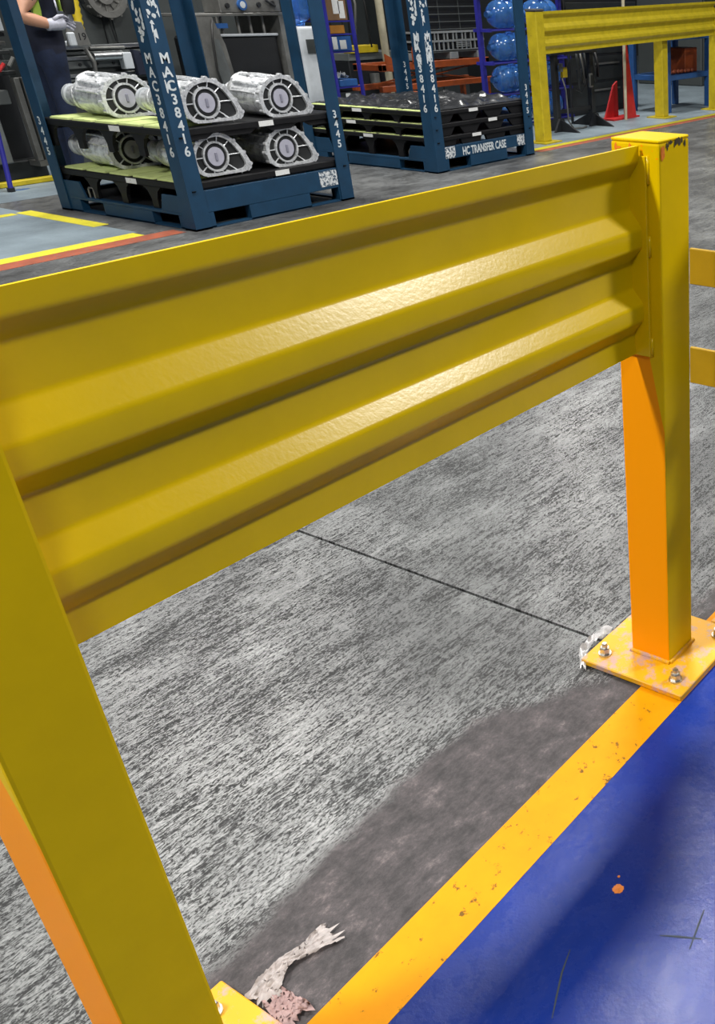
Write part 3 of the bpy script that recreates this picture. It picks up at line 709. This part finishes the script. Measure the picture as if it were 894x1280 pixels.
MB().box(5.40, 5.66, 7.40, 7.68, .0013, 1.03, .03, 3).build('cabinet', 'white', wcoo, True, 40)
MB().tube([(5.53, 7.54, 1.03), (5.53, 7.54, 1.06), (5.53, 7.54, 1.10), (5.53, 7.54, 1.15), (5.53, 7.54, 1.38), (5.53, 7.54, 1.41)], [.05, .06, .11, .13, .13, .11], 20).build('bottle', 'water', wcoo, True, 50)
MB().box(5.46, 5.60, 7.388, 7.40, .80, .92).build('tap_recess', 'grey_dark', wcoo)
MB().tube([(5.56, 7.37, 1.00), (5.63, 7.36, .9), (5.63, 7.36, .78), (5.58, 7.37, .70)], .008, 6).build('power_cord', 'rubber', wcoo, True)
yb = thing('machine_bench', 'dark machine bench with a yellow top beam behind the parts shelf', 'machine', (7.6, 9.3, 0))
MB().box(7.35, 8.3, 9.0, 9.6, .0013, .60, .01).build('body', 'black', yb); MB().box(7.35, 8.3, 8.99, 9.6, .60, .68, .005).build('side_band', 'grey', yb); MB().box(7.38, 7.82, 8.97, 9.1, .68, .765, .006).build('top_beam', 'hose_yellow', yb)
MB().tube([(7.7, 8.98, .30), (7.7, 8.98, .45)], .06, 14).build('motor', 'galv', yb)
tag(MB().tube([(7.86, 8.90, .0013), (7.86, 8.90, 1.9)], .045, 14).build('steel_pole', 'wood', None), 'pale upright pole beside the machine bench', 'pole')
for i in range(7):
    x = 6.7+.13*i; o = MB().tube([(x, 8.75+.02*i, 1.9), (x+.02*math.sin(i), 8.72, 1.2), (x+.05*math.cos(i*2), 8.76, .75+.07*(i % 3))], .010+.004*(i % 2), 7).build('hanging_cable', ('rubber', 'galv', 'rubber', 'dark')[i % 4], None, True)
    tag(o, 'thin cable hanging in the dark space behind the parts shelf', 'cable', 'hanging cables behind the shelf')
dk = thing('electrical_cabinet', 'tall dark cabinet behind the lift cart', 'cabinet', (7.2, 9.6, 0))
MB().box(8.35, 9.4, 9.0, 9.7, .0013, 1.9, .01).build('body', 'dark', dk); MB().box(8.40, 8.86, 8.985, 9.0, .08, 1.85).build('door', 'dark', dk); MB().box(8.89, 9.35, 8.985, 9.0, .08, 1.85).build('door', 'dark', dk)

# ------------------------------------------------------------------ leak-test station
ls = thing('test_station', 'grey steel test station with gauge panel and black tank', 'machine', (5.0, 7.8, 0))
MB().box(4.46, 5.38, 7.55, 8.2, 1.125, 1.15, .004).build('table_plate', 'galv', ls)
MB().prism([(4.47, .0013), (4.80, .0013), (4.70, .9), (4.62, 1.125), (4.47, 1.125)], 'y', 7.55, 7.575).build('side_panel', 'galv', ls)
MB().prism([(4.56, .5), (4.72, .5), (4.64, .95), (4.60, .95)], 'y', 7.545, 7.55).build('stiffener', 'grey', ls)
MB().box(5.33, 5.38, 7.56, 8.2, .0013, 1.125).build('leg_panel', 'galv', ls)
MB().box(4.62, 5.32, 7.62, 8.18, .30, .965, .02).build('tank', 'black', ls); MB().tube([(4.62, 7.61, .975), (5.32, 7.61, .965)], .012, 8).build('tank_rim', 'white', ls)
for x in (4.78, 4.95, 5.08, 5.22): MB().tube([(x, 7.66, .965), (x, 7.66, 1.125)], .014, 8).build('support_rod', 'galv', ls)
cb = MB().box(4.73, 5.37, 7.56, 7.8, 1.152, 1.42, .006).build('control_box', 'galv', ls)
gd = MB().tube([(4.95, 7.56, 1.215), (4.95, 7.535, 1.215)], .045, 18).build('gauge', 'box_blue', cb); MB().tube([(4.95, 7.5345, 1.215), (4.95, 7.533, 1.215)], .028, 16).build('gauge_face', 'white', gd)
for x, z in ((4.80, 1.21), (5.13, 1.215), (5.28, 1.225)): MB().tube([(x, 7.56, z), (x, 7.54, z)], .020, 12).build('knob', 'black', cb)
MB().tube([(5.20, 7.535, 1.25), (5.29, 7.53, 1.20)], .012, 8).build('valve_lever', 'black', cb)
MB().tube([(4.60, 7.53, 1.10), (4.56, 7.52, .95), (4.54, 7.52, .70), (4.58, 7.52, .45)], .010, 7).build('air_hose', 'rubber', ls, True)
MB().box(4.66, 4.80, 7.60, 7.615, 1.03, 1.07).build('warning_label', 'box_blue', ls)
# ------------------------------------------------------------------ machining line
mc = thing('transfer_line', 'grey machine bed with steel guide rails behind the gearbox rack', 'machine', (4.1, 8.3, 0))
MB().box(3.38, 4.43, 8.08, 8.7, .0013, .90, .01).build('bed', 'grey_dark', mc)
for z, h, y, mt in ((.895, .03, 8.02, 'steel'), (.855, .022, 8.03, 'grey'), (.815, .03, 8.01, 'steel'), (.75, .06, 8.03, 'grey'), (.685, .025, 8.01, 'steel'), (.655, .018, 8.03, 'grey'), (.60, .022, 8.01, 'steel')):
    MB().box(3.40, 4.43, y, 8.08, z, z+h, .004).build('guide_rail', mt, mc)
for i in range(7): MB().tube([(3.48+i*.145, 8.028, .78), (3.48+i*.145, 8.018, .78)], .012, 8).build('rail_screw', 'black', mc)
cy = MB().tube([(3.72, 7.97, .84), (3.98, 7.97, .84)], .036, 14).build('air_cylinder', 'steel', mc, True, 40)
MB().box(3.96, 4.04, 7.93, 8.01, .73, .86, .006).build('cylinder_block', 'white', cy)
MB().tube([(3.70, 7.95, .905), (4.0, 7.95, .90)], .012, 8).build('air_pipe', 'galv', mc); MB().tube([(3.66, 7.95, .90), (3.70, 7.94, .80), (3.69, 7.95, .70), (3.74, 7.96, .62)], .018, 8).build('air_pipe', 'galv', mc, True)
MB().prism([(4.06, .68), (4.22, .68), (4.14, .86), (4.06, .88)], 'y', 7.93, 7.98).build('clamp_arm', 'navy', mc)
MB().tube([(4.12, 7.92, .86), (4.24, 7.92, .75)], .012, 8).build('lever', 'steel', mc); MB().sphere((4.26, 7.92, .735), .03).build('lever_knob', 'red', mc, True)
MB().box(3.5, 3.68, 7.97, 8.2, .925, .955, .004).build('tool_tray', 'white', mc)
MB().box(3.44, 4.4, 8.0, 8.06, .30, .42).build('drip_rail', 'black', mc)
cbn = thing('machine_cabinet', 'dark grey machine cabinet behind the guide rails', 'cabinet', (4.8, 9.2, 0))
MB().box(3.95, 5.5, 8.85, 9.6, .0013, 2.0, .012).build('body', 'grey_dark', cbn); MB().box(4.40, 4.405, 8.835, 8.849, .5, 1.1).build('door_gap', 'black', cbn); MB().box(4.5, 5.4, 8.838, 8.85, .3, 1.9).build('door', 'grey_dark', cbn)
hg = thing('clutch_housing', 'round ribbed cast housing mounted on the dark grey machine cabinet', 'machine part', (4.42, 8.72, 1.30))
def annulus(c, r0, r1, y0, y1, name, mat, parent, N=32):
    b = bmesh.new(); V_ = [[b.verts.new((c[0]+r*math.cos(6.2832*i/N), y, c[2]+r*math.sin(6.2832*i/N))) for i in range(N)] for r, y in ((r0, y0), (r1, y0), (r1, y1), (r0, y1))]
    for a in range(4):
        for i in range(N): b.faces.new((V_[a][i], V_[a][(i+1) % N], V_[(a+1) % 4][(i+1) % N], V_[(a+1) % 4][i]))
    bmesh.ops.recalc_face_normals(b, faces=b.faces[:]); k = MB(); k.add(b); return k.build(name, mat, parent)
hc_ = (4.42, 8.72, 1.30)
annulus(hc_, .14, .19, 8.70, 8.836, 'rim', 'galv', hg); annulus(hc_, .001, .15, 8.76, 8.836, 'web', 'galv', hg); annulus(hc_, .05, .08, 8.72, 8.76, 'hub', 'galv', hg)
for a in range(0, 360, 30):
    c, s = math.cos(R(a)), math.sin(R(a)); MB().tube([(hc_[0]+c*.08, 8.75, hc_[2]+s*.08), (hc_[0]+c*.142, 8.75, hc_[2]+s*.142)], .007, 5).build('spoke_rib', 'galv', hg)
    MB().tube([(hc_[0]+c*.195, 8.71, hc_[2]+s*.195), (hc_[0]+c*.195, 8.75, hc_[2]+s*.195)], .013, 7).build('lug', 'galv', hg)
tag(MB().tube([(4.44, 8.80, 1.09), (4.46, 8.80, .92), (4.46, 8.78, .905)], .007, 6).build('thin_rod', 'black', None), 'thin black rod hanging below the round cast housing', 'rod')
hs = thing('corrugated_hose', 'yellow corrugated hose hanging beside the worker', 'hose', (3.64, 7.9, .96))
n_ = 16
hp = []; hr = []
for i in range(n_*2+1): z = .98+i*.024; hp.append((3.63+.0*z+.02*math.sin(i*.1), 7.90, z)); hr.append(.036 if i % 2 else .028)
MB().tube(hp, hr, 14).build('hose_wall', 'hose_yellow', hs, True); MB().tube([(3.63, 7.90, .957), (3.63, 7.90, .985)], .032, 14).build('end_collar', 'black', hs)
sg = thing('number_board', 'grey fixture board numbered 19 beside the yellow hose', 'sign', (3.56, 7.84, .926))
MB().prism([(3.47, .927), (3.66, .927), (3.63, 1.10), (3.50, 1.12)], 'y', 7.84, 7.86, .003).build('board', 'galv', sg); text('19', .075, 'black', sg, (3.60, 7.8394, 1.03), *RY, bold=.001)
MB().box(3.47, 3.53, 7.80, 7.838, .927, 1.03, .01).build('fixture_block', 'white', sg)
# ------------------------------------------------------------------ machine, stand and kerb at the left edge
lm = thing('assembly_press', 'dark assembly press with aluminium uprights behind the post numbered 3445', 'machine', (2.6, 7.9, 0))
MB().box(2.0, 2.98, 7.75, 8.4, .0013, .14, .01).build('base', 'dark', lm); MB().box(2.0, 2.95, 7.85, 8.4, .14, 1.05).build('body', 'black', lm)
for x in (2.855, 2.915): MB().box(x, x+.04, 7.60, 7.66, .14, .74, .004).build('upright_profile', 'galv', lm)
MB().box(2.855, 2.955, 7.60, 7.80, .10, .14).build('upright_foot', 'galv', lm)
MB().box(2.58, 2.70, 7.66, 7.82, .14, .56, .008).build('leg_panel', 'grey', lm); MB().box(2.70, 2.80, 7.62, 7.80, .56, .66, .006).build('motor_block', 'grey', lm)
for i, z in enumerate((.76, .83, .90, .96, 1.02)):
    MB().box(2.40+.03*i, 2.90, 7.62+.02*(i % 2), 7.84, z, z+.03, .005).build('tool_layer', ('dark', 'grey', 'dark', 'galv', 'black')[i], lm)
for i in range(6): MB().tube([(2.45+.08*i, 7.60, .79+.03*(i % 4)), (2.50+.08*i, 7.60, .80+.04*(i % 3))], .014, 8).build('fitting', ('steel', 'red', 'galv')[i % 3], lm)
MB().box(2.6, 2.9, 7.61, 7.64, 1.06, 1.30).build('notice_board', 'white', lm)
tag(MB().box(2.45, 3.25, 7.46, 7.52, .0013, .040, .006).build('floor_kerb', 'yellow_far', None), 'low yellow floor kerb at the foot of the dark press', 'kerb')
st = thing('tripod_stand', 'violet-blue tubular stand at the kerb of the dark press', 'stand', (2.30, 7.35, 0))
MB().tube([(2.424, 7.26, .02), (2.48, 7.30, .42), (2.46, 7.40, .80)], .018, 8).build('leg', 'violet_blue', st); MB().tube([(2.10, 7.26, .02), (2.12, 7.30, .42), (2.14, 7.40, .80)], .018, 8).build('leg', 'violet_blue', st)
MB().tube([(2.47, 7.29, .34), (2.12, 7.29, .34)], .012, 8).build('cross_bar', 'violet_blue', st); MB().tube([(2.424, 7.26, .0013), (2.424, 7.26, .03)], .026, 10).build('foot', 'black', st); MB().tube([(2.10, 7.26, .0013), (2.10, 7.26, .03)], .026, 10).build('foot', 'black', st)
MB().box(2.05, 2.52, 7.36, 7.52, .80, .83, .005).build('tray', 'dark', st)
tag(blot(2.52, 7.30, .06, 4, 10, .0018, 1, .5).build('floor_mark', 'box_blue', None), 'small blue paint mark on the grey floor by the violet-blue stand', 'floor mark')

# ------------------------------------------------------------------ worker
def worker():
    t = thing('person', 'worker in navy clothes and lime-striped vest, gloved hand reaching over the machine', 'person', (2.93, 7.2, 0))
    V = []; Ed = []; Ra = []
    def v(p, r, parent=None):
        V.append(p); Ra.append(r if isinstance(r, tuple) else (r, r))
        if parent is not None: Ed.append((parent, len(V)-1))
        return len(V)-1
    pel = v((2.93, 7.2, .96), (.135, .165)); wa = v((2.93, 7.2, 1.10), (.125, .155), pel); ch = v((2.94, 7.2, 1.30), (.135, .175), wa); ns = v((2.95, 7.2, 1.46), (.08, .10), ch); nk = v((2.97, 7.2, 1.54), .052, ns)
    hd = v((3.0, 7.2, 1.62), (.075, .07), nk); h2 = v((3.01, 7.2, 1.70), (.098, .078), hd); v((3.0, 7.2, 1.77), (.075, .065), h2)
    for s in (-1, 1):
        hip = v((2.93, 7.2+s*.09, .88), (.098, .09), pel); kn = v((2.93+.02*s, 7.2+s*.10, .50), .064, hip); cf = v((2.90, 7.2+s*.10, .34), .058, kn); an = v((2.89+.02*s, 7.2+s*.10, .09), .042, cf); v((2.97+.02*s, 7.2+s*.11, .055), (.045, .045), an)
        sh_ = v((2.94, 7.2+s*.17, 1.42), .072, ch); 
        if s < 0: el = v((2.70, 6.97, 1.165), .052, sh_); w1 = v((2.80, 6.96, 1.135), .045, el); v((2.90, 6.95, 1.105), .034, w1)
        else: el = v((2.90, 7.42, 1.17), .050, sh_); w1 = v((3.03, 7.38, 1.19), .041, el); v((3.13, 7.34, 1.21), .033, w1)
    me = bpy.data.meshes.new('body'); me.from_pydata(V, Ed, []); o = bpy.data.objects.new('body', me); col.objects.link(o)
    sk = o.modifiers.new('skin', 'SKIN'); sk.use_smooth_shade = True
    for i, d in enumerate(me.skin_vertices[0].data): d.radius = Ra[i]; d.use_root = (i == 0)
    sb = o.modifiers.new('sub', 'SUBSURF'); sb.levels = 2; sb.render_levels = 2
    dg = bpy.context.evaluated_depsgraph_get(); m2 = bpy.data.meshes.new_from_object(o.evaluated_get(dg)); bpy.data.objects.remove(o)
    m2.name = 'body'; m2.materials.clear()
    for nm in ('navy', 'denim', 'skin', 'boot'): m2.materials.append(M[nm])
    for f in m2.polygons:
        c = f.center; f.use_smooth = True
        arm = (c.y < 7.045 or c.y > 7.315) and 1.05 < c.z < 1.27 and (abs(c.y-7.2) > .2)
        f.material_index = 2 if (c.z > 1.53 or arm) else 3 if c.z < .12 else 1 if c.z < .93 else 0
    m2.transform(Matrix.Translation((-2.93, -7.2, 0))); b = bpy.data.objects.new('body', m2); col.objects.link(b); b.parent = t
    # gloves: palm and five bent fingers
    for (hx, hy, hz, s) in ((2.90, 6.95, 1.105, -1), (3.13, 7.34, 1.21, 1)):
        gl = MB(); gl.tube([(hx-.035, hy, hz+.002), (hx-.01, hy, hz+.002), (hx+.03, hy, hz+.004), (hx+.075, hy, hz+.008), (hx+.09, hy, hz+.008)], [.040, .038, .042, .044, .03], 12)
        for q, (ln, dz) in enumerate(((.075, .034), (.085, .012), (.080, -.010), (.062, -.030))):
            bx, bz = hx+.075, hz+.008+dz*.9
            gl.tube([(bx-.02, hy-s*.004, bz), (bx+ln*.45, hy-s*.012, bz+.012), (bx+ln*.8, hy+s*.004, bz-.004), (bx+ln, hy+s*.012, bz-.022)], [.0115, .011, .010, .008], 8)
        gl.tube([(hx+.01, hy+s*.02, hz+.03), (hx+.045, hy+s*.03, hz+.055), (hx+.085, hy+s*.028, hz+.058)], [.014, .012, .009], 8)
        gl.build('glove', 'glove', t, True)
    # vest stripes follow the chest
    def band(pts, wd, name):
        return MB().tube(pts, wd, 6).build(name, 'lime', t, True)
    for y in (7.075, 7.325):
        bnd = MB()
        pts = [(3.085, y, 1.19), (3.085, y, 1.22), (3.085, y, 1.25), (3.06, y, 1.38), (3.0, y, 1.47)]
        bnd.loft([[(p[0]-.03, p[1]-.024, p[2]), (p[0]+.012, p[1]-.024, p[2]), (p[0]+.012, p[1]+.024, p[2]), (p[0]-.03, p[1]+.024, p[2])] for p in pts]); bnd.build('vest_stripe', 'lime', t)
    bnd = MB(); bnd.loft([[(2.86-.028, 7.04, z), (2.86+.028, 7.04, z), (2.86+.028, 7.012+.02*(z < 1.2), z), (2.86-.028, 7.012+.02*(z < 1.2), z)] for z in (1.13, 1.2, 1.3, 1.40)]); bnd.build('vest_stripe', 'lime', t)
    # head details
    MB().sphere((2.985, 7.2, 1.735), .098, 16, (1.0, .86, .80)).build('hair', 'hair', t, True)
    MB().prism([(3.085, 1.655), (3.12, 1.652), (3.088, 1.70)], 'y', 7.188, 7.212, .002).build('nose', 'skin', t)
    for s in (-1, 1): MB().sphere((3.082, 7.2+s*.032, 1.698), .012, 8).build('eye', 'eye', t, True); MB().sphere((2.995, 7.2+s*.078, 1.68), .026, 8, (.7, .35, 1.2)).build('ear', 'skin', t, True)
    MB().box(3.075, 3.09, 7.178, 7.222, 1.628, 1.636, .003).build('mouth', 'red', t)
worker()
nt = thing('nut_runner', 'black hand-held power tool above the gloved hand of the worker', 'tool', (3.02, 6.94, 1.16))
MB().tube([(3.02, 6.90, 1.17), (3.02, 6.90, 1.20), (3.03, 6.90, 1.30), (3.03, 6.90, 1.36)], [.030, .042, .045, .035], 14).build('motor_body', 'black', nt, True, 40)
MB().tube([(3.02, 6.90, 1.13), (3.02, 6.90, 1.17)], .014, 10).build('drive_shaft', 'steel', nt); MB().tube([(3.03, 6.90, 1.33), (3.12, 6.92, 1.31), (3.16, 6.94, 1.24)], .017, 8).build('handle', 'rubber', nt, True)

# ------------------------------------------------------------------ things behind and under the far guardrail
ws = thing('work_frame', 'black steel work frame with splayed feet behind the far guardrail', 'work frame', (7.6, 5.95, 0))
for x in (7.30, 7.93):
    MB().box(x-.03, x+.03, 5.86, 5.92, .0015, .74, .004).build('leg', 'black', ws)
    MB().prism([(x-.12, .0015), (x+.12, .0015), (x+.03, .13), (x-.03, .13)], 'y', 5.83, 5.855).build('foot', 'black', ws)
    MB().prism([(5.60, .0015), (6.2, .0015), (5.92, .13), (5.86, .13)], 'x', x-.012, x+.012).build('foot', 'black', ws)
MB().box(7.2, 8.0, 5.84, 6.1, .74, .765).build('top_plate', 'black', ws); MB().box(7.33, 7.9, 5.88, 5.90, .17, .21).build('cross_bar', 'black', ws)
MB().box(7.38, 7.46, 5.84, 5.88, .52, .62, .006).build('switch_box', 'hose_yellow', ws); MB().box(7.33, 7.37, 5.83, 5.86, .58, .66).build('socket', 'grey', ws)
MB().tube([(7.36, 5.84, .52), (7.40, 5.83, .40), (7.41, 5.83, .10), (7.46, 5.80, .02), (7.60, 5.78, .012), (7.72, 5.82, .012)], .009, 6).build('cable', 'galv', ws, True)
MB().tube([(7.85, 5.83, .66), (7.78, 5.82, .45), (7.66, 5.82, .36), (7.55, 5.83, .40)], .006, 6).build('cable', 'rubber', ws, True)
hh = MB().box(7.80, 7.86, 5.80, 5.83, .40, .54, .008).build('hand_control', 'galv', ws); MB().box(7.81, 7.85, 5.798, 5.80, .42, .52).build('keypad', 'dark', hh)
db = thing('tool_cabinet', 'dark tool cabinet standing behind the black work frame', 'cabinet', (8.6, 6.9, 0))
MB().box(8.46, 9.95, 6.6, 7.2, .0015, 1.25, .01).build('body', 'black', db)
for i in range(4): MB().box(8.48, 9.93, 6.59, 6.6, .08+i*.29, .34+i*.29, .003).build('drawer', 'dark', db)
for i in range(4): MB().box(8.9, 9.5, 6.57, 6.59, .25+i*.29, .27+i*.29).build('drawer_handle', 'galv', db)
rs = thing('folding_screen', 'red tapered folding panel stand behind the far guardrail', 'panel', (8.65, 5.95, 0))
MB().prism([(8.60, .0015), (8.84, .0015), (8.68, .80), (8.62, .80)], 'y', 5.90, 5.92).build('panel', 'red', rs); MB().prism([(8.40, .0015), (8.68, .0015), (8.68, .40), (8.60, .36)], 'y', 6.05, 6.07).build('panel', 'red', rs)
MB().box(8.36, 8.90, 5.895, 6.10, .0015, .02).build('base', 'red', rs)
tag(MB().tube([(8.535, 5.85, .0015), (8.56, 5.85, 1.25)], .018, 10).build('wooden_pole', 'wood', None), 'slim wooden pole standing in front of the red panels', 'pole')
for i in range(6):
    x = 8.08+.075*i; o = MB().tube([(x, 6.2, .82-.02*i), (x+.01, 6.17, .62), (x+.018*math.sin(i*2.1), 6.15, .36+.05*(i % 3)), (x+.03, 6.2, .55)], .015, 7).build('hanging_hose', ('dark', 'galv', 'rubber')[i % 3] if i % 2 else 'dark', None, True)
    tag(o, 'dark hose looped beside the red panels', 'hose', 'hoses beside the red panels')
hr_ = thing('hose_hanger', 'black bar rack carrying the looped hoses beside the red panels', 'rack', (8.2, 6.25, 0)); MB().tube([(8.0, 6.22, .0015), (8.0, 6.22, .86)], .016, 8).build('upright', 'black', hr_); MB().tube([(8.0, 6.22, .85), (8.50, 6.22, .80)], .016, 8).build('arm', 'black', hr_)
bc = thing('blue_cart', 'blue steel cart with orange boxes behind the far guardrail', 'cart', (9.95, 6.1, 0))
for x in (9.42, 10.42):
    for y in (5.82, 6.32): MB().box(x-.035, x+.035, y-.035, y+.035, .0015, .86, .004).build('leg', 'blue_cart', bc)
for z in (.36, .80): MB().box(9.40, 10.44, 5.80, 6.34, z, z+.06, .004).build('shelf', 'blue_cart', bc)
tag(MB().box(9.98, 10.28, 5.9, 6.2, .421, .70, .006).build('orange_box', 'orange', None), 'orange box on the shelf of the blue cart', 'box')
for i in range(7):
    x = 9.52+.085*i; o = MB().tube([(x, 5.84+.02*(i % 2), .445), (x+.05, 5.86, .450), (x+.07, 5.90, .445)], [.016, .026, .016], 8).build('small_part', 'red_line', None, True)
    tag(o, 'small reddish part heaped on the shelf of the blue cart', 'part', 'reddish parts on the blue cart')
# deep background machinery
for i, (x0, x1, y0, y1, h, mt, lb) in enumerate([(-1.5, 1.6, 9.5, 10.6, 1.9, 'dark', 'long dark machine enclosure far beyond the painted floor'), (5.7, 7.2, 10.2, 11.2, 1.9, 'grey_dark', 'grey machine enclosure far behind the parts shelf'), (9.9, 12.4, 8.6, 9.6, 1.7, 'dark', 'dark machine enclosure far behind the blue cart'),
        (13.0, 16.0, 7.4, 8.6, 1.8, 'grey_dark', 'grey machine enclosure far beyond the far guardrail end'), (2.0, 3.6, 9.6, 10.6, 2.0, 'dark', 'dark machine enclosure behind the worker')]):
    t = thing('machine_enclosure', lb, 'machine', ((x0+x1)/2, (y0+y1)/2, 0))
    MB().box(x0, x1, y0, y1, .0013, h, .015).build('body', mt, t); nd = max(2, int((x1-x0)/.7))
    for k in range(nd):
        a = x0+.05+k*(x1-x0-.05)/nd; d = MB().box(a, a+(x1-x0-.05)/nd-.05, y0-.02, y0, .15, h-.12, .004).build('door', mt, t)
        MB().box(a+.05, a+.07, y0-.045, y0-.02, h*.45, h*.6).build('door_handle', 'galv', d)
